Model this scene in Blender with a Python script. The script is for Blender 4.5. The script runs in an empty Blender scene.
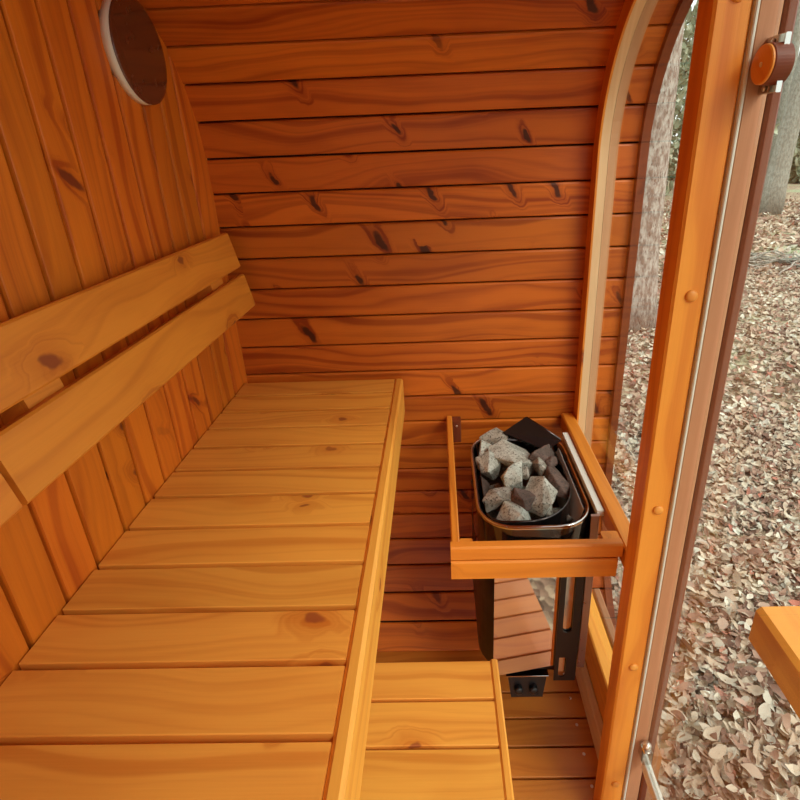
import bpy, bmesh, math, random
import numpy as np
from mathutils import Vector, Matrix, noise
C = bpy.context.scene
COL = C.collection
K = 0.7                       # metres per working unit
FZ = 2.4                      # floor lies this many units under the lens
random.seed(7)

# ------------------------------------------------------------------ camera, world, light, exposure
cam_data = bpy.data.cameras.new('camera')
cam = bpy.data.objects.new('camera', cam_data); COL.objects.link(cam); C.camera = cam
cam.location = (0, 0, FZ*K)
cam.rotation_euler = (1.19499614, 0.0368189, 0.0119613)
cam_data.sensor_width = 36; cam_data.sensor_fit = 'HORIZONTAL'
cam_data.lens = 513.27/800*36
cam_data.shift_x = -28.9/800; cam_data.shift_y = -49.7/800
cam_data.clip_start = 0.02; cam_data.clip_end = 300

world = bpy.data.worlds.new('overcast'); C.world = world; world.use_nodes = True
bg = world.node_tree.nodes['Background']
bg.inputs[0].default_value = (0.86, 0.93, 0.90, 1); bg.inputs[1].default_value = 1.25
sun_d = bpy.data.lights.new('sun', 'SUN'); sun = bpy.data.objects.new('sun', sun_d); COL.objects.link(sun)
sun_d.energy = 1.3; sun_d.angle = math.radians(25); sun_d.color = (1.0, 0.93, 0.80)
sun.rotation_euler = Vector((-0.55, 0.62, -0.80)).to_track_quat('-Z', 'Y').to_euler()
C.view_settings.view_transform = 'Standard'; C.view_settings.look = 'None'
C.view_settings.gamma = 1; C.view_settings.exposure = 0.58
C.view_settings.use_curve_mapping = False

# ------------------------------------------------------------------ helpers
def V(x, y, z): return Vector((x*K, y*K, (z+FZ)*K))
class MB:
    def __init__(s): s.v=[]; s.f=[]; s.uv=[]; s.id=[]; s.sm=[]
    def face(s, pts, uvs, bid=0.0, smooth=False):
        n=len(s.v); s.v += [tuple(p) for p in pts]; s.f.append(tuple(range(n, n+len(pts)))); s.uv += list(uvs); s.id.append(bid); s.sm.append(smooth)
    def build(s, name, mat, parent=None, merge=False):
        me=bpy.data.meshes.new(name); me.from_pydata(s.v, [], s.f)
        l=me.uv_layers.new(name='UVMap')
        l.data.foreach_set('uv', [c for uv in s.uv for c in uv])
        a=me.attributes.new('bid','FLOAT','FACE'); a.data.foreach_set('value', s.id)
        me.polygons.foreach_set('use_smooth', s.sm)
        me.materials.append(mat)
        bm=bmesh.new(); bm.from_mesh(me)
        bmesh.ops.remove_doubles(bm, verts=bm.verts, dist=1e-5)
        bmesh.ops.recalc_face_normals(bm, faces=bm.faces)
        bm.to_mesh(me); bm.free()
        o=bpy.data.objects.new(name, me); COL.objects.link(o)
        if parent is not None:
            o.parent=parent; o.matrix_parent_inverse=parent_inv(parent)
        return o
def parent_inv(p): return p.matrix_basis.inverted()
_bid=[0.0]
def nid(): _bid[0]+=1.0; return _bid[0]
def prism(mb, a, b, sec, bid=None, smooth=False, uvlen=None, u0=0.0):
    """sec: list of (Vector a-side point, Vector b-side point) round a closed section"""
    bid = nid() if bid is None else bid
    n=len(sec); acc=0; per=[0]
    for i in range(n):
        acc += (sec[(i+1)%n][0]-sec[i][0]).length; per.append(acc)
    L=(sec[0][1]-sec[0][0]).length
    for i in range(n):
        j=(i+1)%n
        mb.face([sec[i][0],sec[j][0],sec[j][1],sec[i][1]], [(u0,per[i]),(u0,per[i+1]),(u0+L,per[i+1]),(u0+L,per[i])], bid, smooth)
    mb.face([s[0] for s in sec][::-1], [(0.013*k, per[k]) for k in range(n)][::-1], bid)
    mb.face([s[1] for s in sec], [(L+0.013*k, per[k]) for k in range(n)], bid)
def plank(mb, o, ex, ey, ez, L, W, T, bev=0.004, bid=None):
    """o corner in metres; ex,ey,ez unit axes; L along ex, W along ey, T along ez (sizes in metres); chamfered long edges"""
    b=min(bev, W*.3, T*.3)
    pts=[(b,0),(W-b,0),(W,b),(W,T-b),(W-b,T),(b,T),(0,T-b),(0,b)]
    sec=[(o+ey*p+ez*q, o+ey*p+ez*q+ex*L) for p,q in pts]
    prism(mb, None, None, sec, bid)
def boxu(mb, x0,x1,y0,y1,z0,z1, along='x', bev=0.004, bid=None):
    """axis aligned timber given in working units"""
    X=Vector((1,0,0));Y=Vector((0,1,0));Z=Vector((0,0,1)); o=V(min(x0,x1),min(y0,y1),min(z0,z1))
    dx,dy,dz=abs(x1-x0)*K,abs(y1-y0)*K,abs(z1-z0)*K
    if along=='x': plank(mb,o,X,Y,Z,dx,dy,dz,bev,bid)
    elif along=='y': plank(mb,o,Y,X,Z,dy,dx,dz,bev,bid)
    else: plank(mb,o,Z,X,Y,dz,dx,dy,bev,bid)
def empty(name, loc, label=None, cat=None, group=None, kind=None):
    o=bpy.data.objects.new(name, None); COL.objects.link(o); o.location=loc; o.empty_display_size=.05
    tag(o,label,cat,group,kind); return o
def tag(o,label=None,cat=None,group=None,kind=None):
    if label: o['label']=label
    if cat: o['category']=cat
    if group: o['group']=group
    if kind: o['kind']=kind
    return o
def tube(mb, pts, rad, n=10, bid=0.0, cap=True):
    rings=[]
    P=[Vector(p) for p in pts]
    for i,p in enumerate(P):
        d=(P[min(i+1,len(P)-1)]-P[max(i-1,0)]).normalized()
        a=d.orthogonal().normalized() if i==0 else (prev - d*prev.dot(d)).normalized()
        prev=a; b=d.cross(a)
        r=rad[i] if hasattr(rad,'__len__') else rad
        rings.append([p+(a*math.cos(t)+b*math.sin(t))*r for t in [2*math.pi*k/n for k in range(n)]])
    u=0
    for i in range(len(P)-1):
        L=(P[i+1]-P[i]).length
        for k in range(n):
            j=(k+1)%n
            mb.face([rings[i][k],rings[i][j],rings[i+1][j],rings[i+1][k]],[(u,k*.02),(u,(k+1)*.02),(u+L,(k+1)*.02),(u+L,k*.02)],bid,True)
        u+=L
    if cap:
        mb.face(rings[0][::-1],[(0,0)]*n,bid); mb.face(rings[-1],[(0,0)]*n,bid)
def revolve(mb, c, axis, prof, n=32, bid=0.0, smooth=True):
    """prof: list of (radius, height along axis); closed with caps where radius>0 at the ends"""
    axis=axis.normalized(); a=axis.orthogonal().normalized(); b=axis.cross(a)
    R=[[c+axis*h+(a*math.cos(t)+b*math.sin(t))*r for t in [2*math.pi*k/n for k in range(n)]] for r,h in prof]
    for i in range(len(prof)-1):
        for k in range(n):
            j=(k+1)%n
            mb.face([R[i][k],R[i][j],R[i+1][j],R[i+1][k]],[(0,0),(0,.01),(.01,.01),(.01,0)],bid,smooth)
    for i in (0,len(prof)-1):
        if prof[i][0]>1e-5: mb.face(R[i],[(math.cos(2*math.pi*k/n)*prof[i][0],math.sin(2*math.pi*k/n)*prof[i][0]) for k in range(n)],bid)

def quadpanel(mb,P,t,bid=0.0):
    n=(P[1]-P[0]).cross(P[3]-P[0]).normalized()*t
    prism(mb,None,None,[(p,p+n) for p in P],bid)

# ------------------------------------------------------------------ materials
def newmat(name):
    m=bpy.data.materials.new(name); m.use_nodes=True; nt=m.node_tree
    return m, nt, nt.nodes['Principled BSDF']
def N(nt,t,**kw):
    n=nt.nodes.new(t)
    for k,v in kw.items():
        if k.startswith('i_'): n.inputs[int(k[2:]) if k[2:].isdigit() else k[2:]].default_value=v
        else: setattr(n,k,v)
    return n
def M(nt,op,a,b=None,c=None):
    n=nt.nodes.new('ShaderNodeMath'); n.operation=op
    for i,x in enumerate((a,b,c)):
        if x is None: continue
        if isinstance(x,(int,float)): n.inputs[i].default_value=x
        else: nt.links.new(x,n.inputs[i])
    return n.outputs[0]
def mixc(nt,f,a,b,mode='MIX'):
    n=nt.nodes.new('ShaderNodeMix'); n.data_type='RGBA'; n.blend_type=mode
    for i,x in ((0,f),(6,a),(7,b)):
        if isinstance(x,(int,float)): n.inputs[i].default_value=x
        elif isinstance(x,tuple): n.inputs[i].default_value=(*x,1) if len(x)==3 else x
        else: nt.links.new(x,n.inputs[i])
    return n.outputs[2]
def ss(nt,x,a,b):   # smoothstep rising from a to b
    n=nt.nodes.new('ShaderNodeMapRange'); n.interpolation_type='SMOOTHSTEP'
    nt.links.new(x,n.inputs[0]); n.inputs[1].default_value=a; n.inputs[2].default_value=b
    n.inputs[3].default_value=0; n.inputs[4].default_value=1
    return n.outputs[0]
def comb(nt,x,y,z):
    n=nt.nodes.new('ShaderNodeCombineXYZ')
    for i,q in enumerate((x,y,z)):
        if isinstance(q,(int,float)): n.inputs[i].default_value=q
        else: nt.links.new(q,n.inputs[i])
    return n.outputs[0]
def wood(name, base, dark, knot, rough=.42, spread=.22, knots=.55, contrast=.5, coat=.15, bump=.25, ku=4.2, kv=6.5, skew=0.0, kr=1.0):
    m,nt,p=newmat(name)
    uv=N(nt,'ShaderNodeUVMap',uv_map='UVMap'); s=N(nt,'ShaderNodeSeparateXYZ'); nt.links.new(uv.outputs[0],s.inputs[0])
    at=N(nt,'ShaderNodeAttribute',attribute_name='bid'); oi=N(nt,'ShaderNodeObjectInfo')
    bid=M(nt,'ADD',at.outputs['Fac'],M(nt,'MULTIPLY',oi.outputs['Random'],91.7))
    wn=N(nt,'ShaderNodeTexWhiteNoise',noise_dimensions='1D'); nt.links.new(bid,wn.inputs['W'])
    r1=wn.outputs['Value']; ws=N(nt,'ShaderNodeSeparateColor'); nt.links.new(wn.outputs['Color'],ws.inputs[0]); r2=ws.outputs[1]; r3=ws.outputs[2]
    u=M(nt,'ADD',s.outputs[0],M(nt,'MULTIPLY',r1,17.3)); v=M(nt,'ADD',s.outputs[1],M(nt,'MULTIPLY',r2,5.1))
    # knots
    wq=N(nt,'ShaderNodeTexNoise',i_Scale=1.0,i_Detail=2.0); nt.links.new(comb(nt,M(nt,'MULTIPLY',u,22),M(nt,'MULTIPLY',v,26),bid),wq.inputs['Vector'])
    jit=M(nt,'MULTIPLY',M(nt,'SUBTRACT',wq.outputs[0],.5),.22)
    vo=N(nt,'ShaderNodeTexVoronoi',voronoi_dimensions='2D',i_Scale=1.0,i_Randomness=1.0)
    nt.links.new(comb(nt,M(nt,'ADD',M(nt,'ADD',M(nt,'MULTIPLY',u,ku),M(nt,'MULTIPLY',v,ku*skew)),jit),M(nt,'ADD',M(nt,'MULTIPLY',v,kv),jit),0),vo.inputs['Vector'])
    d=vo.outputs['Distance']; vs=N(nt,'ShaderNodeSeparateColor'); nt.links.new(vo.outputs['Color'],vs.inputs[0])
    on=ss(nt,vs.outputs[0],1-knots,1-knots+.01)
    size=M(nt,'ADD',M(nt,'MULTIPLY',vs.outputs[1],.55),.6)
    dn=M(nt,'DIVIDE',d,size)
    core=M(nt,'MULTIPLY',M(nt,'SUBTRACT',1.0,ss(nt,dn,.045*kr,.085*kr)),on)
    halo=M(nt,'MULTIPLY',M(nt,'SUBTRACT',1.0,ss(nt,dn,.05,.34)),on)
    # grain lines pushed aside by knots, wandering slowly
    w1=N(nt,'ShaderNodeTexNoise',i_Scale=1.0,i_Detail=1.5); nt.links.new(comb(nt,M(nt,'MULTIPLY',u,1.7),M(nt,'MULTIPLY',v,5),bid),w1.inputs['Vector'])
    g=M(nt,'ADD',M(nt,'ADD',M(nt,'MULTIPLY',v,28.0),M(nt,'MULTIPLY',w1.outputs[0],5.0)),M(nt,'MULTIPLY',halo,1.6))
    w2=N(nt,'ShaderNodeTexNoise',noise_dimensions='1D',i_Scale=1.0,i_Detail=2.5,i_Roughness=.6); nt.links.new(M(nt,'ADD',g,M(nt,'MULTIPLY',bid,3.1)),w2.inputs['W'])
    rings=ss(nt,w2.outputs[0],.42,.72)
    w3=N(nt,'ShaderNodeTexNoise',i_Scale=1.0,i_Detail=3.0); nt.links.new(comb(nt,M(nt,'MULTIPLY',u,6),M(nt,'MULTIPLY',v,420),bid),w3.inputs['Vector'])
    fine=w3.outputs[0]
    w4=N(nt,'ShaderNodeTexNoise',i_Scale=1.0,i_Detail=2.0); nt.links.new(comb(nt,M(nt,'MULTIPLY',u,3.5),M(nt,'MULTIPLY',v,16),bid),w4.inputs['Vector'])
    blot=ss(nt,w4.outputs[0],.40,.75)
    f=M(nt,'ADD',M(nt,'MULTIPLY',rings,contrast),M(nt,'MULTIPLY',M(nt,'SUBTRACT',fine,.5),.5*contrast))
    f=M(nt,'ADD',f,M(nt,'MULTIPLY',blot,contrast*.45))
    f=M(nt,'ADD',f,M(nt,'MULTIPLY',halo,.45))
    cl=nt.nodes.new('ShaderNodeClamp'); nt.links.new(f,cl.inputs[0])
    c=mixc(nt,cl.outputs[0],base,dark)
    c=mixc(nt,M(nt,'MULTIPLY',core,.9),c,knot)
    hs=N(nt,'ShaderNodeHueSaturation'); nt.links.new(c,hs.inputs['Color'])
    nt.links.new(M(nt,'ADD',1-spread*.5,M(nt,'MULTIPLY',r3,spread)),hs.inputs['Value'])
    nt.links.new(M(nt,'ADD',.496,M(nt,'MULTIPLY',r2,.006)),hs.inputs['Hue'])
    nt.links.new(hs.outputs[0],p.inputs['Base Color'])
    p.inputs['Roughness'].default_value=rough; p.inputs['Coat Weight'].default_value=coat; p.inputs['Coat Roughness'].default_value=.28; p.inputs['Specular IOR Level'].default_value=.32
    bp=N(nt,'ShaderNodeBump',i_Strength=bump,i_Distance=.0015)
    nt.links.new(M(nt,'ADD',M(nt,'MULTIPLY',fine,.6),M(nt,'MULTIPLY',rings,-.5)),bp.inputs['Height']); nt.links.new(bp.outputs[0],p.inputs['Normal'])
    return m
def plain(name, col, rough=.5, metal=0.0, **kw):
    m,nt,p=newmat(name); p.inputs['Base Color'].default_value=(*col,1); p.inputs['Roughness'].default_value=rough; p.inputs['Metallic'].default_value=metal
    for k,v in kw.items(): p.inputs[k].default_value=v
    no=N(nt,'ShaderNodeTexNoise',i_Scale=40.0,i_Detail=3.0); tc=N(nt,'ShaderNodeTexCoord'); nt.links.new(tc.outputs['Object'],no.inputs['Vector'])
    mr=N(nt,'ShaderNodeMapRange'); nt.links.new(no.outputs[0],mr.inputs[0]); mr.inputs[3].default_value=max(rough-.08,0.02); mr.inputs[4].default_value=rough+.08
    nt.links.new(mr.outputs[0],p.inputs['Roughness'])
    return m
W_STAVE=wood('stained_staves',(.60,.150,.014),(.27,.040,.004),(.045,.010,.004),rough=.42,spread=.32,knots=.34,contrast=.66,coat=.08,ku=8.5,kv=3.6,skew=.55,kr=1.5)
W_END=wood('end_wall_pine',(.68,.180,.012),(.36,.060,.005),(.15,.026,.008),rough=.42,spread=.26,knots=.26,contrast=.58,coat=.08,ku=8,kv=4,skew=.6,kr=1.5)
W_BENCH=wood('bench_pine',(.88,.40,.060),(.60,.17,.016),(.34,.085,.020),rough=.46,spread=.14,knots=.34,contrast=.48,coat=.06)
W_BACK=wood('backrest_pine',(.82,.29,.030),(.50,.12,.010),(.26,.055,.013),rough=.46,spread=.12,knots=.34,contrast=.50,coat=.08)
W_FRAME=wood('frame_pine',(.76,.27,.028),(.48,.12,.012),(.24,.05,.012),rough=.45,spread=.12,knots=.18,contrast=.45,coat=.1)
W_POST=wood('post_pine',(.86,.35,.045),(.62,.17,.018),(.28,.07,.015),rough=.42,spread=.1,knots=.03,contrast=.50,coat=.12)
W_DAYLIT=wood('daylit_pale_pine',(.80,.58,.33),(.62,.38,.19),(.3,.14,.06),rough=.55,spread=.1,knots=.05,contrast=.45,coat=.0)  # pale tone carries the daylight on the inner rib and lower trim
W_PINK=wood('weathered_pine',(.52,.26,.13),(.34,.14,.07),(.25,.09,.05),rough=.55,spread=.1,knots=.05,contrast=.45,coat=.0)
W_RED=wood('red_stained_shaded_pine',(.20,.048,.016),(.12,.024,.009),(.1,.03,.02),rough=.5,spread=.1,knots=.1,contrast=.45,coat=.05)  # red stain; on the knob's side it stands in for shade
W_FLOOR=wood('floor_pine',(.62,.22,.032),(.40,.10,.014),(.2,.05,.02),rough=.40,spread=.22,knots=.3,contrast=.45,coat=.15)
DARK=plain('dark_backing',(.035,.012,.006),.9)
MIRROR,nt_,p_=newmat('mirror_steel'); p_.inputs['Base Color'].default_value=(.80,.76,.70,1); p_.inputs['Metallic'].default_value=1; p_.inputs['Roughness'].default_value=.035
STEEL=plain('polished_steel',(.62,.60,.57),.10,1.0)
DSTEEL=plain('dark_polished_steel',(.09,.075,.07),.13,.9)
BLACK=plain('black_enamel',(.010,.009,.010),.34)
PALEM=plain('pale_metal_and_reflection',(.80,.84,.78),.35,0.0)  # pale metal; on the heater sheets the colour stands for bright reflection
SCREW=plain('bright_screw',(.8,.74,.66),.3,.9)
RUBBER=plain('pale_seal',(.70,.74,.66),.4)
PLUG=wood('wood_plug',(.82,.36,.06),(.66,.22,.03),(.4,.1,.02),knots=0,spread=.05)
def glassmat(name,tint=(.97,.985,.97),rough=.01):
    m,nt,p=newmat(name); nt.nodes.remove(p); out=nt.nodes['Material Output']
    tr=N(nt,'ShaderNodeBsdfTransparent'); tr.inputs[0].default_value=(*tint,1)
    gl=N(nt,'ShaderNodeBsdfGlossy'); gl.inputs['Roughness'].default_value=rough
    geo=N(nt,'ShaderNodeNewGeometry'); dt=nt.nodes.new('ShaderNodeVectorMath'); dt.operation='DOT_PRODUCT'
    nt.links.new(geo.outputs['Incoming'],dt.inputs[0]); nt.links.new(geo.outputs['True Normal'],dt.inputs[1])
    fac=M(nt,'ADD',.03,M(nt,'MULTIPLY',M(nt,'POWER',M(nt,'SUBTRACT',1.0,M(nt,'ABSOLUTE',dt.outputs['Value'])),5.0),.9)); mx=N(nt,'ShaderNodeMixShader')
    nt.links.new(fac,mx.inputs[0]); nt.links.new(tr.outputs[0],mx.inputs[1]); nt.links.new(gl.outputs[0],mx.inputs[2]); nt.links.new(mx.outputs[0],out.inputs[0])
    return m
GLASS=glassmat('clear_glass')

# ------------------------------------------------------------------ shell profile (y,z) by arc length
S=.138
def prof(s):
    """s=0 at (2.225,-.149), growing upwards. returns point, tangent"""
    R=.62; s1=.089; a1=math.radians(80)
    if s<-1.501:                    # lower curve
        t=(-1.501-s); R2=.92; a=t/R2
        return (2.225-R2*(1-math.cos(a)), -1.65-R2*math.sin(a)), (math.sin(a),math.cos(a))
    if s<s1: return (2.225,-.149+s),(0,1)
    a=(s-s1)/R
    if a<a1: return (2.225-R*(1-math.cos(a)), -.06+R*math.sin(a)),(-math.sin(a),math.cos(a))
    t=s-s1-R*a1
    y=2.225-R*(1-math.cos(a1)); z=-.06+R*math.sin(a1)
    return (y-t*math.sin(a1), z+t*math.cos(a1)),(-math.sin(a1),math.cos(a1))
YC=.66
def prof2(s):
    """profile that bends down again on the near side (mirror about y=YC)"""
    (y,z),t=prof(s)
    return (y,z),t
def ztop(y):
    best=9
    for i in range(0,520):
        (py,pz),_=prof(i*.008)
        if py<=y: return pz
    return pz
def stave(mb, s0, s1, x0, x1):
    (y0,z0),_=prof(s0); (y1,z1),_=prof(s1)
    a=V(x0,y0,z0); b=V(x0,y1,z1); ey=(b-a); W=ey.length; ey.normalize(); ez=Vector((0,ey.z,-ey.y))  # outward
    g=.0019
    # facing profile: rounded edges and a shallow bead below the middle
    Wn=W-2*g; T=.022
    bead=Wn*.42 if False else None
    pts=[(0,.006),(.0012,.0015),(.004,0),(Wn-.006,0),(Wn-.0015,.002),(Wn,.007),(Wn,T),(0,T)]
    o=a+ey*g
    sec=[(o+ey*p+ez*q, o+ey*p+ez*q+Vector(((x1-x0)*K,0,0))) for p,q in pts]
    prism(mb,None,None,sec)
XL=-.935; XG=.633; XO=.844
mb=MB()
k0=int(-15)
for k in range(-17, 9): stave(mb, k*S, (k+1)*S, XL-.02, XO)
wb=mb.build('wall_back',W_STAVE); tag(wb,kind='structure')
mb=MB()
k=9
while prof((k)*S)[0][0]>-.9:
    stave(mb,k*S,(k+1)*S,XL-.02,XO); k+=1
KEND=k
# near side of the shell, mirrored, down to shoulder height
R_=.62
y0_,z0_=prof(KEND*S)[0]; a_=math.radians(10)
near=[(y0_,z0_)]
while near[-1][1]>-.75:
    y_,z_=near[-1]; a_=min(a_+S/R_*1.0,math.pi/2) if a_<math.pi/2 else a_
    near.append((y_-S*math.cos(a_),z_-S*math.sin(a_)))
for p_,q_ in zip(near[:-1],near[1:]):
    A_=V(XL-.02,*p_);B_=V(XL-.02,*q_);ey_=(B_-A_);w_=ey_.length;ey_.normalize();plank(mb,A_+ey_*.001,Vector((1,0,0)),ey_,Vector((0,ey_.z,-ey_.y)),(XO-XL+.02)*K,w_-.002,.03,.003)
tag(mb.build('ceiling',W_STAVE),kind='structure')
# outer skin of the barrel
mb=MB()
for k in range(-17,KEND):
    (y0,z0),t0=prof(k*S);(y1,z1),t1=prof((k+1)*S)
    n0=(t0[1],-t0[0]);n1=(t1[1],-t1[0]); d0=.034;d1=.075
    q=[(y0+n0[0]*d0,z0+n0[1]*d0),(y1+n1[0]*d0,z1+n1[1]*d0),(y1+n1[0]*d1,z1+n1[1]*d1),(y0+n0[0]*d1,z0+n0[1]*d1)]
    prism(mb,None,None,[(V(XL-.1,*p),V(XO,*p)) for p in q],0.0)
tag(mb.build('wall_outer',DARK),kind='structure')

# left end wall: upright boards
J=[2.24,2.07,1.935,1.812,1.683,1.55,1.425,1.306,1.188,1.058,.937,.814]
while J[-1]>-1.0: J.append(J[-1]-.126)
mb=MB()
for a,b in zip(J[:-1],J[1:]):
    zt_a=ztop(a)if a<2.2 else .12; zt_b=ztop(b)
    g=.011; T=.03; e=.012
    a2=a-g*.5; b2=b+g*.5
    # section in (y, x) with chamfered face edges + a narrow bead line
    pts=[(b2,-.006),(b2+.002,-.001),(b2+.005,0),(a2-.005,0),(a2-.002,-.001),(a2,-.006),(a2,-.045),(b2,-.045)]
    zb_=-FZ if a<1.85 else (-2.2 if a<2.0 else (-2.0 if a<2.1 else -1.75))
    def top(y): return zt_b+(zt_a-zt_b)*(y-b2)/(a2-b2)
    prism(mb,None,None,[(V(XL+q,y,zb_),V(XL+q,y,top(y)+.03)) for y,q in pts])
tag(mb.build('wall_left',W_END),kind='structure')
mb=MB(); 
ys=[-.3+i*.06 for i in range(43)]
sec=[(-1.0,-FZ)]+[(1.85,-FZ),(2.1,-2.1),(2.26,-1.7),(2.26,-.1)]+[prof(i*.1)[0] for i in range(1,34)]
sec=[p for p in sec if p[0]>=-1.0]+[(-1.0,prof(3.2)[0][1])]
prism(mb,None,None,[(V(XL-.046,y,z),V(XL-.075,y,z)) for y,z in sec],0.0)
tag(mb.build('wall_left_backing',DARK),kind='structure')

# floor boards
mb=MB(); PF=.1178; y=1.307-PF*20
FJ=[]
while y<1.80:
    boxu(mb,XL-.01,.63,y+.0045,y+PF-.0045,-FZ-.04,-FZ,'x',.0015); FJ.append(y); y+=PF
fl=mb.build('floor',W_FLOOR); tag(fl,kind='structure')
mb=MB(); boxu(mb,XL-.01,.60,-1.0,1.80,-FZ-.09,-FZ-.041,'x',0); tag(mb.build('floor_base',DARK),kind='structure')
# screw heads along the floor's edge
for yy in FJ:
    if 1.0<yy<1.7:
        m2=MB(); revolve(m2,V(.549,yy+PF*.75,-FZ-.0005),Vector((0,0,1)),[(.0048,0),(.0045,.0008),(.0018,.0009),(.001,.0004)],14)
        m2.build('screw',SCREW,fl)

# ------------------------------------------------------------------ glazed front wall
def sweep(mb, x0,x1,d0,d1,sa,sb,step=.05):
    bid=nid(); n=max(2,int((sb-sa)/step)); R=[]
    for i in range(n+1):
        (y,z),t=prof(sa+(sb-sa)*i/n); nx=(-t[1],t[0])   # inward
        R.append([V(x0,y+nx[0]*d0,z+nx[1]*d0),V(x1,y+nx[0]*d0,z+nx[1]*d0),V(x1,y+nx[0]*d1,z+nx[1]*d1),V(x0,y+nx[0]*d1,z+nx[1]*d1)])
    W=[0,(x1-x0)*K,(x1-x0+d1-d0)*K,(2*(x1-x0)+d1-d0)*K,(2*(x1-x0)+2*(d1-d0))*K]
    for i in range(n):
        u0=(sb-sa)*i/n*K;u1=(sb-sa)*(i+1)/n*K
        for k in range(4):
            j=(k+1)%4
            mb.face([R[i][k],R[i][j],R[i+1][j],R[i+1][k]],[(u0,W[k]),(u0,W[k+1]),(u1,W[k+1]),(u1,W[k])],bid,False)
    mb.face(R[0],[(0,0),(0,.01),(.01,.01),(.01,0)],bid); mb.face(R[-1][::-1],[(0,0),(0,.01),(.01,.01),(.01,0)],bid)
SB=-2.24; ST=1.95
win=empty('window_1',V(.65,1.6,-FZ),kind='structure')
m1=MB(); sweep(m1,.633,.641,0,.07,SB,ST); m1.build('frame_face',W_FRAME,win)
m1=MB(); sweep(m1,.641,.6745,0,.069,SB,ST); m1.build('frame_rib',W_DAYLIT,win)  # same rib as frame_face, its daylit side painted as paler wood
m1=MB(); sweep(m1,.677,.712,0,.066,SB,ST); m1.build('frame_outer_rib',W_PINK,win)
m1=MB(); boxu(m1,.633,.708,1.2,1.99,-2.38,-2.072,'y',.004); m1.build('bottom_rail',W_BENCH,win)
m1=MB(); boxu(m1,.722,.756,1.2,1.96,-2.5,-2.08,'y',.004); m1.build('outer_rail',W_PINK,win)
m1=MB(); boxu(m1,.600,.632,1.20,1.90,-FZ,-2.268,'y',.003); m1.build('lower_trim',W_DAYLIT,win)  # whiteness from daylight through the glass is put into the wood colour
# glass cut to the arch
m1=MB(); poly=[(1.22,-2.07)]+[(lambda y,z,t:(y-t[1]*.03,z+t[0]*.03))(*prof(SB+.14+i*.05)[0],prof(SB+.14+i*.05)[1]) for i in range(0,84)]
poly=[p for p in poly if p[0]>=1.22 and p[1]>-2.07]+[(1.22,ztop(1.24)-.02)]
poly=[(1.22,-2.07),(2.02,-2.07)]+[p for p in poly[1:] if p[1]>-2.05]
for x in (.6725,.6765): m1.face([V(x,y,z) for y,z in poly],[(0,0)]*len(poly))
m1.build('glass_pane',GLASS,win)
m1=MB(); sweep(m1,.812,.846,-.004,.028,SB,ST+.3); tag(m1.build('trim_1',W_RED),kind='structure')
# post with plugs
ZT=ztop(1.2)-.01
post=empty('trim_2',V(.58,1.2,-FZ),kind='structure')
m1=MB(); boxu(m1,.54,.615,1.16,1.235,-FZ,ZT,'z',.004); m1.build('post',W_POST,post)
for z in (-2.167,-1.565,-.95,-.342,.25):
    m1=MB(); revolve(m1,V(.582,1.1605,z),Vector((0,-1,0)),[(.0105,0),(.0095,.003),(.006,.0048),(0.0,.0055)],20,bid=nid()); m1.build('wood_plug',PLUG,post)
m1=MB(); boxu(m1,.6155,.6235,1.152,1.20,-FZ-.1,ZT,'z',.002); m1.build('seal_strip',RUBBER,post)
m1=MB(); boxu(m1,.6240,.672,1.158,1.225,-FZ-.15,ZT,'z',.003); m1.build('jamb',W_PINK,post)
m1=MB(); boxu(m1,.677,.703,1.160,1.225,-FZ-.2,ZT,'z',.004); m1.build('outer_jamb',W_RED,post)
# door: frameless glass hung from the post
door=empty('door_1',V(.65,1.13,-FZ),kind='structure')
m1=MB(); boxu(m1,.655,.664,.30,1.148,-1.985,.34,'z',.001); m1.build('door_glass',GLASS,door)
m1=MB(); boxu(m1,.651,.673,.30,1.135,-2.035,-1.985,'y',.002); m1.build('bottom_channel',PALEM,door)
def hinge(z,big):
    m1=MB(); boxu(m1,.650,.660,1.098,1.157,z-.050,z+.050,'y',.001); h=m1.build('hinge',STEEL,door)
    for dy,dz in ((1.135,.04),(1.135,-.04)):
        m1=MB(); revolve(m1,V(.648,dy,z+dz),Vector((-1,0,0)),[(.004,0),(.0035,.001),(0,.0014)],12); m1.build('screw',SCREW,h)
    m1=MB(); revolve(m1,V(.648,1.118,z),Vector((-1,0,0)),[(.0255,-.012),(.0255,.011),(.0245,.0125)],40,bid=nid(),smooth=False); m1.build('shaded_knob_body',W_RED,h)  # shade on the knob's side painted as darker wood than its face
    m1=MB(); revolve(m1,V(.6305,1.118,z),Vector((-1,0,0)),[(.0245,0),(.0245,.0025),(.0230,.004)],40,bid=nid(),smooth=False); m1.build('knob_face',W_POST,h)
    m1=MB(); revolve(m1,V(.6248,1.118,z),Vector((-1,0,0)),[(.0035,0),(.003,.0008),(0,.001)],12); m1.build('screw',SCREW,h)
hinge(.124,True)
m1=MB(); boxu(m1,.642,.672,1.118,1.157,-1.985,-1.925,'y',.002); h=m1.build('bottom_hinge',STEEL,door)
m1=MB(); revolve(m1,V(.657,1.137,-1.925),Vector((0,0,1)),[(.009,0),(.010,.006),(.009,.012),(.004,.016),(0,.0165)],18); m1.build('hinge_pin',SCREW,h)

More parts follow.
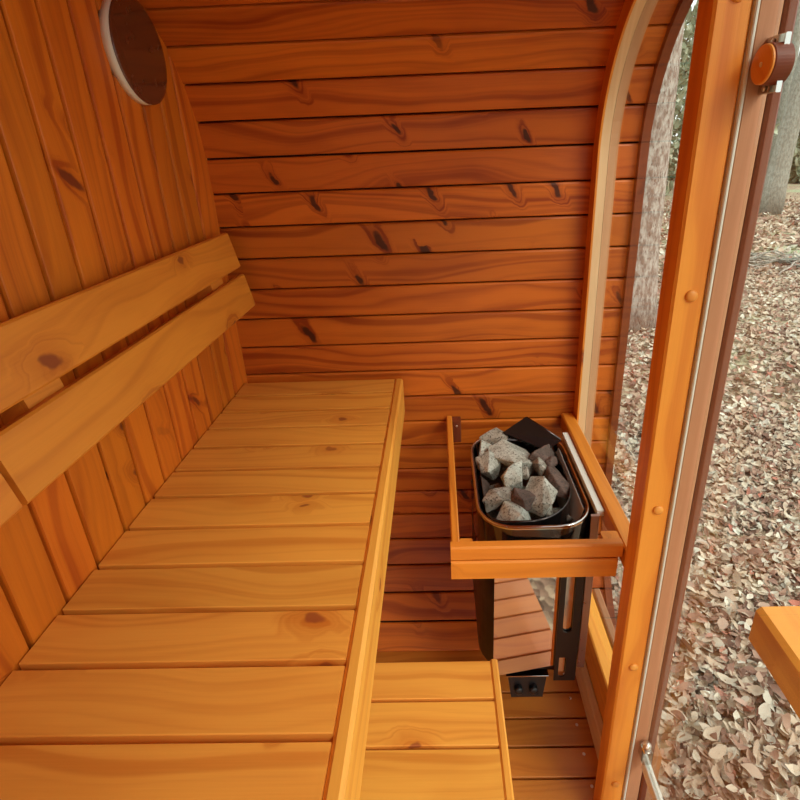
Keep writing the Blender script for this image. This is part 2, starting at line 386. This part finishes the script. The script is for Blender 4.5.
# ------------------------------------------------------------------ porthole in the end wall
pc=V(XL,1.815,.312)
po=empty('porthole',pc,'round dark porthole with a pale rim high on the left plank wall','porthole')
m1=MB(); revolve(m1,pc,Vector((1,0,0)),[(.1055,-.003),(.1055,.018),(.104,.0182),(.104,.002)],56); m1.build('rim',plain('pale_rim',(.80,.80,.70),.4),po)
m1=MB(); revolve(m1,pc+Vector((.0,0,0)),Vector((1,0,0)),[(.1038,0.001),(.1038,.0178),(.1058,.0185),(.1055,.0205),(.100,.0210),(0,.0212)],56); m1.build('pane',plain('dark_stained_disc',(.11,.030,.012),.25,0,**{'Coat Weight':.5}),po)

# ------------------------------------------------------------------ upper bench
be=empty('sauna_bench',V(-.56,.8,-FZ),'long pine sauna bench of crosswise slats running beside the left plank wall','bench')
SL=[2.19,2.045,1.895,1.758,1.623,1.477,1.335,1.19,1.042,.901,.762,.614]
while SL[-1]>-.25: SL.append(SL[-1]-.1435)
for a,b in zip(SL[:-1],SL[1:]):
    m1=MB(); boxu(m1,-.93,-.2225,b+.007,a-.007,-1.045,-1.0,'x',.0014); m1.build('slat',W_BENCH,be)
m1=MB(); boxu(m1,-.2215,-.185,-.3,2.185,-1.18,-.999,'y',.006); m1.build('front_rail',W_BENCH,be)
for x in (-.86,-.42): 
    m1=MB(); boxu(m1,x,x+.05,-.3,2.18,-1.13,-1.0455,'y',.003); m1.build('bearer',W_FRAME,be)
for x,y in ((-.52,1.62),(-.52,.1),(-.9,1.62),(-.9,.1)):
    m1=MB(); boxu(m1,x,x+.055,y,y+.055,-FZ,-1.131,'z',.003); m1.build('leg',W_FRAME,be)

# ------------------------------------------------------------------ lower step bench
st=empty('step_bench',V(-.1,.6,-FZ),'low slatted pine step on the floor in front of the heater, below the long bench','step')
SS=[1.297,1.155,1.011]
while SS[-1]>-.2: SS.append(SS[-1]-.1435)
for a,b in zip(SS[:-1],SS[1:]):
    m1=MB(); boxu(m1,-.42,.1385,b+.005,a-.005,-1.745,-1.7,'x',.0014); m1.build('slat',W_BENCH,st)
m1=MB(); boxu(m1,.1395,.166,-.2,1.297,-1.80,-1.699,'y',.004); m1.build('side_rail',W_BENCH,st)
for x in (-.40,.10):
    m1=MB(); boxu(m1,x,x+.035,-.2,1.29,-1.82,-1.7455,'y',.003); m1.build('bearer',W_FRAME,st)
for x,y in ((-.40,1.2),(.095,1.2),(-.40,.0),(.095,.0)):
    m1=MB(); boxu(m1,x,x+.045,y,y+.045,-FZ,-1.8205,'z',.003); m1.build('leg',W_FRAME,st)

# ------------------------------------------------------------------ backrests
def backrest(y0,y1,label,bats):
    r=empty('backrest',V(-.87,(y0+y1)/2,-.6),label,'backrest','backrests on the plank end wall')
    top=(-.876,-.295); bot=(-.806,-.613)
    d=Vector((bot[0]-top[0],0,bot[1]-top[1])); L=d.length; d.normalize(); nrm=Vector((d.z,0,-d.x))   # toward the wall
    for a,b in ((0,.151),(.180,L)):
        m1=MB(); o=V(top[0]+d.x*a,y0,top[1]+d.z*a)
        plank(m1,o,Vector((0,1,0)),d,nrm,(y1-y0)*K,(b-a)*K,.03*K,.004); m1.build('board',W_BACK,r)
    for y in bats:
        m1=MB(); o=V(top[0]+d.x*.02+nrm.x*.031,y,top[1]+d.z*.02+nrm.z*.031)
        sec=[]
        p0=(top[0]+d.x*.02+nrm.x*.031, top[1]+d.z*.02+nrm.z*.031); p1=(top[0]+d.x*.30+nrm.x*.031, top[1]+d.z*.30+nrm.z*.031)
        q=[p0,p1,(XL+.002,p1[1]),(XL+.002,p0[1])]
        prism(m1,None,None,[(V(x,y,z),V(x,y+.11,z)) for x,z in q]); m1.build('batten',W_BACK,r)
backrest(.805,2.155,'two-board pine backrest running to the corner above the far end of the long bench',(.945,1.90))
backrest(-.3,.792,'nearer pine backrest, only a board tip of it showing at the left edge',(-.1,.55))

# ------------------------------------------------------------------ heater guard
g=empty('heater_guard',V(.3,1.6,-FZ),'open pine guard frame of flat rails around the sauna heater','heater guard')
def gp(n,mat,*a,**k): m1=MB(); boxu(m1,*a,**k); return m1.build(n,mat,g)
gp('front_rail',W_FRAME,.010,.566,1.310,1.345,-1.262,-1.207,along='x',bev=.004)
gp('front_rail',W_FRAME,.010,.552,1.308,1.340,-1.342,-1.266,along='x',bev=.004)
gp('left_rail',W_FRAME,.013,.041,1.346,2.218,-1.27,-1.222,along='y',bev=.003)
gp('right_rail',W_FRAME,.572,.630,1.300,2.215,-1.30,-1.222,along='y',bev=.004)
gp('corner_block',W_FRAME,.0415,.085,1.346,1.385,-1.345,-1.235,along='z',bev=.003)
gp('corner_block',W_FRAME,.515,.571,1.346,1.392,-1.345,-1.222,along='z',bev=.003)
b=gp('wall_bracket',W_RED,.042,.083,2.165,2.22,-1.34,-1.228,along='z',bev=.003)
m1=MB(); revolve(m1,V(.062,2.164,-1.25),Vector((0,-1,0)),[(.004,0),(.0035,.001),(0,.0012)],12); m1.build('screw',SCREW,b)

# ------------------------------------------------------------------ heater
h=empty('sauna_heater',V(.33,1.78,-2.05),'dark polished steel sauna heater filled with stones inside the wooden guard','heater')
def rrect(x0,x1,y0,y1,r,n=7):
    P=[]
    for cx,cy,a0 in ((x1-r,y1-r,0),(x0+r,y1-r,90),(x0+r,y0+r,180),(x1-r,y0+r,270)):
        for i in range(n+1):
            a=math.radians(a0+90*i/n); P.append((cx+r*math.cos(a),cy+r*math.sin(a)))
    return P
def loft(mb,rings,smooth=True,bid=0.0,closed=True):
    n=len(rings[0])
    for A,B in zip(rings[:-1],rings[1:]):
        for k in range(n if closed else n-1):
            j=(k+1)%n
            mb.face([A[k],A[j],B[j],B[k]],[(0,0),(0,.01),(.01,.01),(.01,0)],bid,smooth)
HX0,HX1,HY0,HY1=.118,.535,1.475,2.10
def ring(off,z,zz=None): return [V(x,y,z) for x,y in rrect(HX0+off,HX1-off,HY0+off,HY1-off,max(.13-off,.02))]
m1=MB(); loft(m1,[ring(.0,-1.52),ring(.0,-1.36),ring(-.004,-1.285),ring(-.003,-1.272),ring(.003,-1.268),ring(.012,-1.272),ring(.02,-1.30),ring(.026,-1.50)])
m1.build('casing_top',DSTEEL,h)
m1=MB(); loft(m1,[ring(-.0045,-1.279),ring(-.0045,-1.270),ring(.000,-1.2645),ring(.005,-1.268)]); m1.build('rim',STEEL,h)
m1=MB()
m1.face([V(x,y,-1.46) for x,y in rrect(HX0+.02,HX1-.02,HY0+.02,HY1-.02,.11)],[(0,0)]*32); m1.build('stone_tray',plain('reflection_tinted_steel',(.55,.27,.15),.3,.8),h)  # coppery colour paints the warm reflection into the steel floor
# lining that wraps the stones, its right side bowed
def liner(z,off=0):
    P=[(.47,2.09),(.145,2.09),(.145,1.60)]
    P=[]
    for i in range(9): a=math.radians(180+90*i/8); P.append((.215+.07*math.cos(a),1.575+.07*math.sin(a)))
    for i in range(11):
        t=i/10; P.append((.29+.205*math.sin(t*math.pi/2),1.505+.22*(1-math.cos(t*math.pi/2))))
    P+=[(.497,1.85),(.485,2.0),(.46,2.08),(.40,2.10),(.18,2.10),(.145,2.06)]
    cx,cy=.32,1.8
    return [V(cx+(x-cx)*(1-off),cy+(y-cy)*(1-off),z) for x,y in P]
m1=MB(); loft(m1,[liner(-1.46),liner(-1.275),liner(-1.268,.01),liner(-1.275,.02),liner(-1.45,.02)]); m1.build('stone_liner',DSTEEL,h)
m1=MB(); quadpanel(m1,[V(.475,1.56,-1.42),V(.517,1.58,-1.283),V(.517,2.05,-1.283),V(.475,2.05,-1.42)],.002); m1.build('inner_reflection_panel',PALEM,h)  # slanted sheet whose pale colour paints the reflection inside the casing
m1=MB()  # tilted deflector at the back
q=[V(.27,2.09,-1.255),V(.375,2.09,-1.175),V(.515,1.98,-1.235),V(.45,1.95,-1.265)]
nz=Vector((0,-.012,.012))
prism(m1,None,None,[(p,p+nz) for p in q],0.0); m1.build('deflector',BLACK,h)
m1=MB(); tube(m1,[V(.38,2.085,-1.168),V(.45,2.03,-1.195),V(.515,1.978,-1.225)],.004,8); m1.build('deflector_edge',DSTEEL,h)
# body below
m1=MB(); loft(m1,[ring(.002,-1.52),ring(.004,-2.0)]); 
m1.face(ring(.004,-2.0)[::-1],[(0,0)]*32); m1.build('body',BLACK,h)
m1=MB(); quadpanel(m1,[V(.168,1.444,-1.33),V(.168,1.444,-1.985),V(.412,1.466,-1.955),V(.412,1.466,-1.33)],.003); m1.build('front_panel',MIRROR,h)
# slotted side plate standing ahead of the right side
def slotplate(mb,x,y0,y1,z0,z1,slots,t=.008):
    # strips around stadium slots, built in the (w,z) plane
    pass
m1=MB(); px0,px1=.405,.505; yy=1.452
m1_=[(-1.33,-1.70,.428,.462),(-1.90,-2.06,.424,.458)]
# plate outline with two slots as a grid of cells
def plate_with_slots(mb,x0,x1,z0,z1,slots,y,t):
    zs=sorted({z0,z1}|{a for s in slots for a in s[:2]},reverse=True)
    def cell(xa,xb,za,zb): 
        prism(mb,None,None,[(V(p,y,q),V(p,y+t,q)) for p,q in ((xa,za),(xb,za),(xb,zb),(xa,zb))],0.0)
    for za,zb in zip(zs[:-1],zs[1:]):
        sl=[s for s in slots if s[0]>=za and s[1]<=zb]
        if not sl: cell(x0,x1,za,zb)
        else:
            s=sl[0]; cell(x0,s[2],za,zb); cell(s[3],x1,za,zb)
            # rounded lower end
            r=(s[3]-s[2])/2; cx=(s[2]+s[3])/2; cz=zb+r
            for k in range(6):
                a0=math.pi+math.pi*k/6;a1=math.pi+math.pi*(k+1)/6
                p0=(cx+r*math.cos(a0),cz+r*math.sin(a0));p1=(cx+r*math.cos(a1),cz+r*math.sin(a1))
                q=[p0,p1,(p1[0],zb),(p0[0],zb)]
                prism(mb,None,None,[(V(a,y,b),V(a,y+t,b)) for a,b in q],0.0)
plate_with_slots(m1,.414,.500,-2.03,-1.33,[(-1.34,-1.765,.435,.470),(-1.90,-2.01,.430,.458)],1.452,.006)
m1.build('side_leg_plate',BLACK,h)
m1=MB(); boxu(m1,.425,.490,1.461,1.464,-1.99,-1.34,'z',.0004); m1.build('slot_reflector',STEEL,h)  # added steel strip, reflects so that the slots show pale
m1=MB(); boxu(m1,.520,.545,1.50,1.512,-2.02,-1.25,'z',.0005); boxu(m1,.545,.549,1.50,2.06,-2.02,-1.25,'z',.0005); m1.build('heat_shield',plain('reflection_tinted_brushed_steel',(.50,.36,.32),.3,.9),h)  # maroon reflection is put into the steel's colour
m1=MB(); boxu(m1,.543,.569,1.515,2.06,-1.262,-1.238,'y',.001); m1.build('shield_top',PALEM,h)
# control tray at the bottom
m1=MB(); quadpanel(m1,[V(.235,1.475,-2.03),V(.245,1.455,-2.13),V(.375,1.455,-2.13),V(.392,1.475,-2.03)],-.09); ct=m1.build('control_box',BLACK,h)
m1=MB(); boxu(m1,.225,.398,1.468,1.500,-2.03,-2.024,'x',.0005); m1.build('tray_lip',STEEL,h)
for x in (.275,.335):
    m1=MB(); revolve(m1,V(x,1.458,-2.085),Vector((0,-1,.15)),[(.012,-.004),(.0115,.010),(.009,.012),(0,.012)],20); m1.build('knob',BLACK,ct)
m1=MB(); boxu(m1,.20,.46,2.09,2.235,-1.62,-1.56,'x',.001); m1.build('wall_mount',BLACK,h)

# stones
def stonemat(name,a,b,c):
    m,nt,p=newmat(name); tc=N(nt,'ShaderNodeTexCoord'); 
    n1=N(nt,'ShaderNodeTexNoise',i_Scale=170.0,i_Detail=4.0,i_Roughness=.8); n2=N(nt,'ShaderNodeTexNoise',i_Scale=28.0,i_Detail=3.0)
    nt.links.new(tc.outputs['Object'],n1.inputs['Vector']); nt.links.new(tc.outputs['Object'],n2.inputs['Vector'])
    col=mixc(nt,ss(nt,n2.outputs[0],.38,.66),a,b); col=mixc(nt,ss(nt,n1.outputs[0],.52,.60),col,c)
    nt.links.new(col,p.inputs['Base Color']); p.inputs['Roughness'].default_value=.8
    bp=N(nt,'ShaderNodeBump',i_Strength=.8,i_Distance=.002); nt.links.new(n1.outputs[0],bp.inputs['Height']); nt.links.new(bp.outputs[0],p.inputs['Normal'])
    return m
ST_L=stonemat('pale_olivine',(.62,.64,.57),(.42,.43,.37),(.15,.14,.11))
ST_M=stonemat('grey_olivine',(.42,.39,.33),(.26,.23,.18),(.08,.06,.05))
ST_D=stonemat('dark_olivine',(.16,.10,.08),(.10,.065,.05),(.05,.04,.035))
def stone(c,size,seed,mat,rot,label):
    rnd=random.Random(seed); bm=bmesh.new()
    for i in range(12):
        d=Vector((rnd.gauss(0,1),rnd.gauss(0,1),rnd.gauss(0,1))).normalized()*rnd.uniform(.8,1.05)
        bm.verts.new((d.x*size[0]*K,d.y*size[1]*K,d.z*size[2]*K))
    r=bmesh.ops.convex_hull(bm,input=bm.verts)
    bmesh.ops.delete(bm,geom=[v for v in bm.verts if not v.link_faces],context='VERTS')
    bmesh.ops.bevel(bm,geom=bm.edges[:],offset=.0018,segments=1,affect='EDGES',profile=.5)
    bmesh.ops.triangulate(bm,faces=bm.faces[:]); bmesh.ops.subdivide_edges(bm,edges=bm.edges[:],cuts=2,use_grid_fill=True)
    for v in bm.verts:
        nn=noise.noise_vector(v.co*55+Vector((seed,0,0))); v.co+=nn*.0022
    me=bpy.data.meshes.new('heater_stone'); bm.to_mesh(me); bm.free(); me.materials.append(mat)
    o=bpy.data.objects.new('heater_stone',me); COL.objects.link(o); o.location=c; o.rotation_euler=rot
    tag(o,label,'stone','stones in the sauna heater'); return o
stones=[
 (.185,2.0,-1.29,(.045,.055,.05),ST_L,'pale grey heater stone in the back left corner of the stone basket'),
 (.235,2.06,-1.245,(.050,.040,.055),ST_M,'small pointed grey stone topmost at the back rim of the heater'),
 (.200,1.88,-1.285,(.042,.085,.05),ST_L,'long pale slab of stone at the left side of the heater'),
 (.305,1.93,-1.265,(.088,.085,.055),ST_L,'largest pale stone in the back middle of the heater'),
 (.268,1.79,-1.255,(.055,.060,.05),ST_L,'palest stone in the very middle of the heater pile'),
 (.215,1.69,-1.285,(.062,.080,.06),ST_M,'large brownish grey stone in the left of the heater pile'),
 (.245,1.575,-1.285,(.085,.050,.045),ST_L,'flat pale stone at the front rim of the heater'),
 (.300,1.655,-1.265,(.035,.070,.045),ST_D,'narrow dark stone wedged behind the flat front stone'),
 (.355,1.67,-1.27,(.060,.075,.05),ST_L,'speckled grey stone in the front right of the heater pile'),
 (.395,1.85,-1.255,(.070,.040,.045),ST_M,'brownish wedge of stone lying across the right of the heater pile'),
 (.405,1.965,-1.255,(.065,.080,.060),ST_D,'big dark brown stone in the back right under the black deflector'),
 (.450,1.77,-1.285,(.050,.085,.055),ST_D,'dark stone against the bowed right side of the heater basket'),
 (.150,1.80,-1.33,(.030,.06,.05),ST_D,'dark stone tucked low against the left wall of the heater'),
]
for i,(x,y,z,sz,mt,lb) in enumerate(stones):
    rr=random.Random(i+50); stone(V(x,y,z-.015),(sz[0]*1.48,sz[1]*1.48,sz[2]*1.25),i*7+3,mt,(rr.uniform(-.3,.3),rr.uniform(-.3,.3),rr.uniform(-.5,.5)),lb)
rr=random.Random(4)
for k,(x,y,z,sz,mt,lb) in enumerate([(.455,1.87,-1.285,(.040,.055,.045),ST_D,'small dark stone between the deflector and the bowed basket wall'),(.395,1.62,-1.315,(.045,.045,.04),ST_M,'small grey stone in the front right curve of the heater basket'),(.33,1.80,-1.275,(.035,.04,.035),ST_M,'little stone filling the gap right of the palest middle stone')]):
    stone(V(x,y,z),sz,400+k*5,mt,(.2*k,.1,k),lb)
for i in range(12):
    x=.20+.085*(i%4)*.95; y=1.64+.17*(i//4)
    stone(V(x,y,-1.375),(.055,.080,.045),200+i,ST_M,(rr.uniform(-.3,.3),0,rr.uniform(-3,3)),'grey stone lying underneath the top layer of the heater pile')

# ------------------------------------------------------------------ beam outside
m1=MB(); 
bt=empty('porch_bench',V(1.25,.9,-2.8),'thick orange timber beam jutting in at the right edge above the leaves','beam')
boxu(m1,1.10,1.42,.2,1.385,-1.745,-1.57,'y',.012); m1.build('beam',W_POST,bt)
for y in (.3,.95):
    m1=MB(); boxu(m1,1.2,1.3,y,y+.1,-2.84,-1.746,'z',.004); m1.build('leg',W_POST,bt)

# ------------------------------------------------------------------ ground, leaves
GZ=-2.8
def groundmat():
    m,nt,p=newmat('leafy_ground'); tc=N(nt,'ShaderNodeTexCoord')
    v=N(nt,'ShaderNodeTexVoronoi',i_Scale=26.0); v2=N(nt,'ShaderNodeTexVoronoi',i_Scale=11.0); n=N(nt,'ShaderNodeTexNoise',i_Scale=.5,i_Detail=4.0)
    for q in (v,v2,n): nt.links.new(tc.outputs['Object'],q.inputs['Vector'])
    s=N(nt,'ShaderNodeSeparateColor'); nt.links.new(v.outputs['Color'],s.inputs[0])
    cr=N(nt,'ShaderNodeValToRGB'); nt.links.new(s.outputs[0],cr.inputs[0]); e=cr.color_ramp.elements
    e[0].position=0; e[0].color=(.13,.085,.055,1); e[1].position=1; e[1].color=(.58,.48,.34,1)
    for ps,c in ((.3,(.30,.19,.13,1)),(.6,(.42,.33,.22,1))): q=e.new(ps); q.color=c
    gr=mixc(nt,ss(nt,n.outputs[0],.50,.68),cr.outputs[0],(.36,.40,.24)); 
    nt.links.new(gr,p.inputs['Base Color']); p.inputs['Roughness'].default_value=.9
    bp=N(nt,'ShaderNodeBump',i_Strength=1.0,i_Distance=.02); nt.links.new(v.outputs['Distance'],bp.inputs['Height']); nt.links.new(bp.outputs[0],p.inputs['Normal'])
    return m
me=bpy.data.meshes.new('ground'); bm=bmesh.new(); bmesh.ops.create_grid(bm,x_segments=120,y_segments=120,size=75)
for v in bm.verts: v.co.z+= .05*noise.noise(v.co*.4) if v.co.length<20 else .6*max(0,(v.co.length-30)/45)+.2*noise.noise(v.co*.06)
bm.to_mesh(me); bm.free(); me.materials.append(groundmat())
gr=bpy.data.objects.new('ground',me); COL.objects.link(gr); gr.location=V(0,0,GZ-.03); tag(gr,kind='structure')
lm,nt,p=newmat('dry_leaf'); at=N(nt,'ShaderNodeAttribute',attribute_name='bid'); oi=N(nt,'ShaderNodeObjectInfo')
wn=N(nt,'ShaderNodeTexWhiteNoise',noise_dimensions='1D'); nt.links.new(M(nt,'ADD',at.outputs['Fac'],M(nt,'MULTIPLY',oi.outputs['Random'],613.0)),wn.inputs['W'])
cr=N(nt,'ShaderNodeValToRGB'); nt.links.new(wn.outputs['Value'],cr.inputs[0]); e=cr.color_ramp.elements
e[0].position=0; e[0].color=(.16,.085,.060,1); e[1].position=1; e[1].color=(.80,.76,.64,1)
for ps,c in ((.15,(.32,.18,.13,1)),(.35,(.44,.30,.22,1)),(.55,(.54,.42,.31,1)),(.72,(.64,.54,.42,1)),(.88,(.52,.48,.40,1)),(.93,(.45,.14,.09,1)),(.95,(.68,.62,.50,1))): q=e.new(ps); q.color=c
nt.links.new(cr.outputs[0],p.inputs['Base Color']); p.inputs['Roughness'].default_value=.75
def leaf_geo(rnd,L,W):
    """folded, curled leaf: 2 x 4 quads"""
    curl=rnd.uniform(-.9,1.6); fold=rnd.uniform(.0,.7); V_=[]
    for i in range(5):
        t=i/4; w=W*(math.sin(math.pi*min(1,t*.92+.06))**.8)*rnd.uniform(.75,1.15)/2
        x=(t-.5)*L; z=curl*L*(t-.5)**2
        V_+= [(x,-w,z+fold*w),(x,0,z),(x,w*rnd.uniform(.7,1.2),z+fold*w*rnd.uniform(.2,1.3))]
    F=[]
    for i in range(4):
        a=i*3; F+=[(a,a+1,a+4,a+3),(a+1,a+2,a+5,a+4)]
    return V_,F
rnd=random.Random(11)
# camera-visible ground rays, nearest leaves individually
leafmesh=[]
for i in range(24):
    v,f=leaf_geo(rnd,.052,.030); me=bpy.data.meshes.new('fallen_leaf'); me.from_pydata([(a,b,c) for a,b,c in v],[],f)
    a=me.attributes.new('bid','FLOAT','FACE'); a.data.foreach_set('value',[i*1.7]*8); me.materials.append(lm); me.polygons.foreach_set('use_smooth',[True]*8); leafmesh.append(me)
def gz(x,y): 
    return 0.02
cnt=0
first=None
while cnt<300:
    X=rnd.uniform(.95,2.7); Y=rnd.uniform(1.25,3.0)
    if not(.30<X/Y<1.0): continue
    if Y/(-GZ)<.5: continue
    if X/Y < .58 : continue
    if X/Y>.98: continue
    src=leafmesh[cnt%24]
    if first is None: o=bpy.data.objects.new('fallen_leaf',src); first=o
    else: o=first.copy(); o.data=src
    COL.objects.link(o); s=rnd.uniform(.8,1.5); o.scale=(s,s,s)
    o.location=V(X,Y,GZ)+Vector((0,0,rnd.uniform(.002,.03))); o.rotation_euler=(rnd.gauss(0,.45),rnd.gauss(0,.45),rnd.uniform(0,6.28))
    tag(o,'dry fallen leaf lying loose in the leaf litter just outside the glass door','leaf','fallen leaves nearest the door'); cnt+=1
vv=[];ff=[];ids=[]
def scatter(n,x0,x1,y0,y1,sz,cond):
    k=0
    for _ in range(n*4):
        if k>=n: break
        X=rnd.uniform(x0,x1);Y=rnd.uniform(y0,y1)
        if not cond(X,Y): continue
        v,f=leaf_geo(rnd,sz*rnd.uniform(.6,1.3),sz*rnd.uniform(.35,.7)); R=Matrix.Rotation(rnd.uniform(0,6.28),3,'Z')@Matrix.Rotation(rnd.gauss(0,.5),3,'Y')@Matrix.Rotation(rnd.gauss(0,.4),3,'X')
        c=V(X,Y,GZ)+Vector((0,0,rnd.uniform(-.01,.02))); b=len(vv)
        for q in v: vv.append(tuple(R@Vector(q)+c))
        for q in f: ff.append(tuple(a+b for a in q)); ids.append(k*1.37+X)
        k+=1
scatter(13000,.85,4.5,1.0,5.0,.050,lambda X,Y:.25<X/Y<1.15)
scatter(15000,1.2,12,4,12,.075,lambda X,Y:.25<X/Y<1.1)
scatter(7000,3,26,11,26,.16,lambda X,Y:.3<X/Y<1.1)
me=bpy.data.meshes.new('leaf_litter'); me.from_pydata(vv,[],ff); a=me.attributes.new('bid','FLOAT','FACE'); a.data.foreach_set('value',ids); me.materials.append(lm)
o=bpy.data.objects.new('leaf_litter',me); COL.objects.link(o); tag(o,'thick litter of dry tan and brown leaves covering the forest floor','leaf litter',kind='stuff')

# ------------------------------------------------------------------ trees, brush
def barkmat(name,a,b,c):
    m,nt,p=newmat(name); tc=N(nt,'ShaderNodeTexCoord'); mp=N(nt,'ShaderNodeMapping'); mp.inputs['Scale'].default_value=(15,15,6); nt.links.new(tc.outputs['Object'],mp.inputs[0])
    n=N(nt,'ShaderNodeTexNoise',i_Scale=1.6,i_Detail=6.0,i_Roughness=.65); n2=N(nt,'ShaderNodeTexVoronoi',i_Scale=2.6); nt.links.new(mp.outputs[0],n.inputs['Vector']); nt.links.new(mp.outputs[0],n2.inputs['Vector'])
    col=mixc(nt,ss(nt,n.outputs[0],.38,.62),a,b); col=mixc(nt,ss(nt,n2.outputs[0],.0,.35),c,col)
    nt.links.new(col,p.inputs['Base Color']); p.inputs['Roughness'].default_value=.9
    bp=N(nt,'ShaderNodeBump',i_Strength=.9,i_Distance=.03); nt.links.new(n.outputs[0],bp.inputs['Height']); nt.links.new(bp.outputs[0],p.inputs['Normal']); return m
BARK=barkmat('pale_bark',(.56,.49,.43),(.27,.19,.15),(.12,.07,.05)); BARK2=barkmat('grey_bark',(.36,.35,.30),(.24,.22,.18),(.12,.10,.08))
def tree(x,y,r,hgt,lean,mat,label,seed,branches=5,gz_=GZ-.06):
    rr=random.Random(seed); root=empty('tree',V(x,y,gz_),label,'tree','trees outside')
    pts=[];rad=[]
    for i in range(14):
        t=i/13; pts.append(V(x+lean*t*hgt+.04*r*math.sin(t*9+seed)*4*t,y+.05*math.sin(t*7+seed),gz_+t*hgt)); rad.append(r*K*(1.35 if i==0 else 1.1 if i==1 else 1-.5*t))
    m1=MB(); tube(m1,pts,rad,20)
    m1.build('trunk',mat,root)
    for b in range(branches):
        i=rr.randint(4,12); a=rr.uniform(0,6.28); L=rr.uniform(1.5,3.5); p0=pts[i]; q=[p0]
        d=Vector((math.cos(a),math.sin(a),rr.uniform(.3,1))).normalized()
        for k in range(6): d=(d+Vector((rr.gauss(0,.15),rr.gauss(0,.15),.08))).normalized(); q.append(q[-1]+d*L*K/6)
        m1=MB(); tube(m1,q,[rad[i]*.35*(1-k/7) for k in range(7)],8); m1.build('branch',mat,root)
tree(3.12,8.0,.30,9,.0,BARK,'pale barked tree trunk just outside behind the curved window frame',1,3)
tree(12.75,20.5,.36,14,.05,BARK2,'leaning grey tree trunk at the right edge of the photo by the door hinge',2,5)
tree(12.25,21.7,.28,14,-.01,BARK2,'dark slim tree trunk beside the outer edge of the door jamb',3,5)
bgt=[(9.6,24.2,.16,'thin distant trunk seen in the narrow glass strip left of the post'),(12.6,30.5,.3,'far grey trunk behind the thin one in the strip left of the post'),
(15.6,24.6,.13,'slender sapling right of the dark slim trunk at the right edge'),(19.0,31.0,.32,'grey trunk far behind the leaning trunk at the right edge'),(21.5,38.5,.35,'farthest trunk right of the door jamb'),(27,39,.4,'broad distant trunk at the extreme right of the wood'),(24.5,34,.2,'thin upright trunk in the far right of the wood')]
for i,(x,y,r,lb) in enumerate(bgt): tree(x,y,r,17,random.Random(i).uniform(-.03,.03),BARK2 if i%2 else BARK,lb,10+i,3)
# shrubs of pale foliage behind
fm,nt,p=newmat('pale_foliage'); at=N(nt,'ShaderNodeAttribute',attribute_name='bid'); wn=N(nt,'ShaderNodeTexWhiteNoise',noise_dimensions='1D'); nt.links.new(at.outputs['Fac'],wn.inputs['W'])
cr=N(nt,'ShaderNodeValToRGB'); nt.links.new(wn.outputs['Value'],cr.inputs[0]); e=cr.color_ramp.elements; e[0].color=(.17,.20,.12,1); e[1].color=(.60,.62,.48,1); q=e.new(.5); q.color=(.34,.37,.25,1)
nt.links.new(cr.outputs[0],p.inputs['Base Color']); p.inputs['Roughness'].default_value=.8; p.inputs['Transmission Weight'].default_value=0
def shrub(x,y,w,hh,n,seed,sz,lb):
    rr=random.Random(seed); vv=[];ff=[];ids=[]
    for k in range(n):
        a=rr.uniform(0,6.28);rad=rr.random()**.5; zz=rr.random()
        f=math.sin(math.pi*min(1,zz*.8+.18))
        c=Vector((w*rad*f*math.cos(a)*K,w*rad*f*math.sin(a)*K,zz*hh*K)); v,fa=leaf_geo(rr,sz*rr.uniform(.6,1.4),sz*.6)
        R=Matrix.Rotation(rr.uniform(0,6.28),3,'Z')@Matrix.Rotation(rr.uniform(-1.5,1.5),3,'Y'); b=len(vv)
        for q in v: vv.append(tuple(R@Vector(q)+c))
        for q in fa: ff.append(tuple(a_+b for a_ in q)); ids.append(k*.77)
    root=empty('shrub',V(x,y,GZ-.05),lb,'shrub','shrubs among the far trees')
    me=bpy.data.meshes.new('foliage'); me.from_pydata(vv,[],ff); a=me.attributes.new('bid','FLOAT','FACE'); a.data.foreach_set('value',ids); me.materials.append(fm)
    o=bpy.data.objects.new('foliage',me); COL.objects.link(o); o.parent=root
    for k in range(4):
        a=k*1.6+seed; m1=MB(); tube(m1,[V(x,y,GZ-.06),V(x+.25*w*math.cos(a),y+.25*w*math.sin(a),GZ+hh*.4),V(x+.5*w*math.cos(a),y+.5*w*math.sin(a),GZ+hh*.8)],[.03,.02,.008],6); m1.build('stem',BARK2,root)
for i,(x,y,w,hh,lb) in enumerate([(10.6,27.2,1.8,15,'pale green foliage in the glass strip left of the post'),(15.4,29.0,1.9,7,'leafy shrub between the trunks right of the door jamb'),(22.8,34.0,2.0,7.5,'low leafy shrub farthest right behind the brush pile'),(18.0,39.5,2.4,12,'tall pale foliage farthest back in the wood'),(13.0,37,2.0,12,'tall foliage hidden mostly behind the door jamb')]): shrub(x,y,w,hh,1500,i,.30 if y<30 else .40,lb)
# brush pile
bp_=empty('brush_pile',V(8,11.8,GZ),'grey pile of dead branches lying on the leaves beyond the door','brush pile')
rr=random.Random(9)
for k in range(46):
    cx,cy=8.0+rr.gauss(0,.8),11.8+rr.gauss(0,.22); a=rr.gauss(-.05,.28); L=rr.uniform(.7,2.0); z0=GZ+.04+abs(rr.gauss(0,.09))
    pts=[]
    for i in range(6):
        t=i/5-.5; pts.append(V(cx+L*t*math.cos(a)+rr.gauss(0,.025),cy+L*t*math.sin(a)+rr.gauss(0,.025),z0+t*rr.gauss(0,.12)+.05*math.sin(t*6+k)))
    m1=MB(); tube(m1,pts,[.018*rr.uniform(.5,1.3)*(1-.6*i/5) for i in range(6)],6); m1.build('branch',BARK2 if k%3 else BARK,bp_)
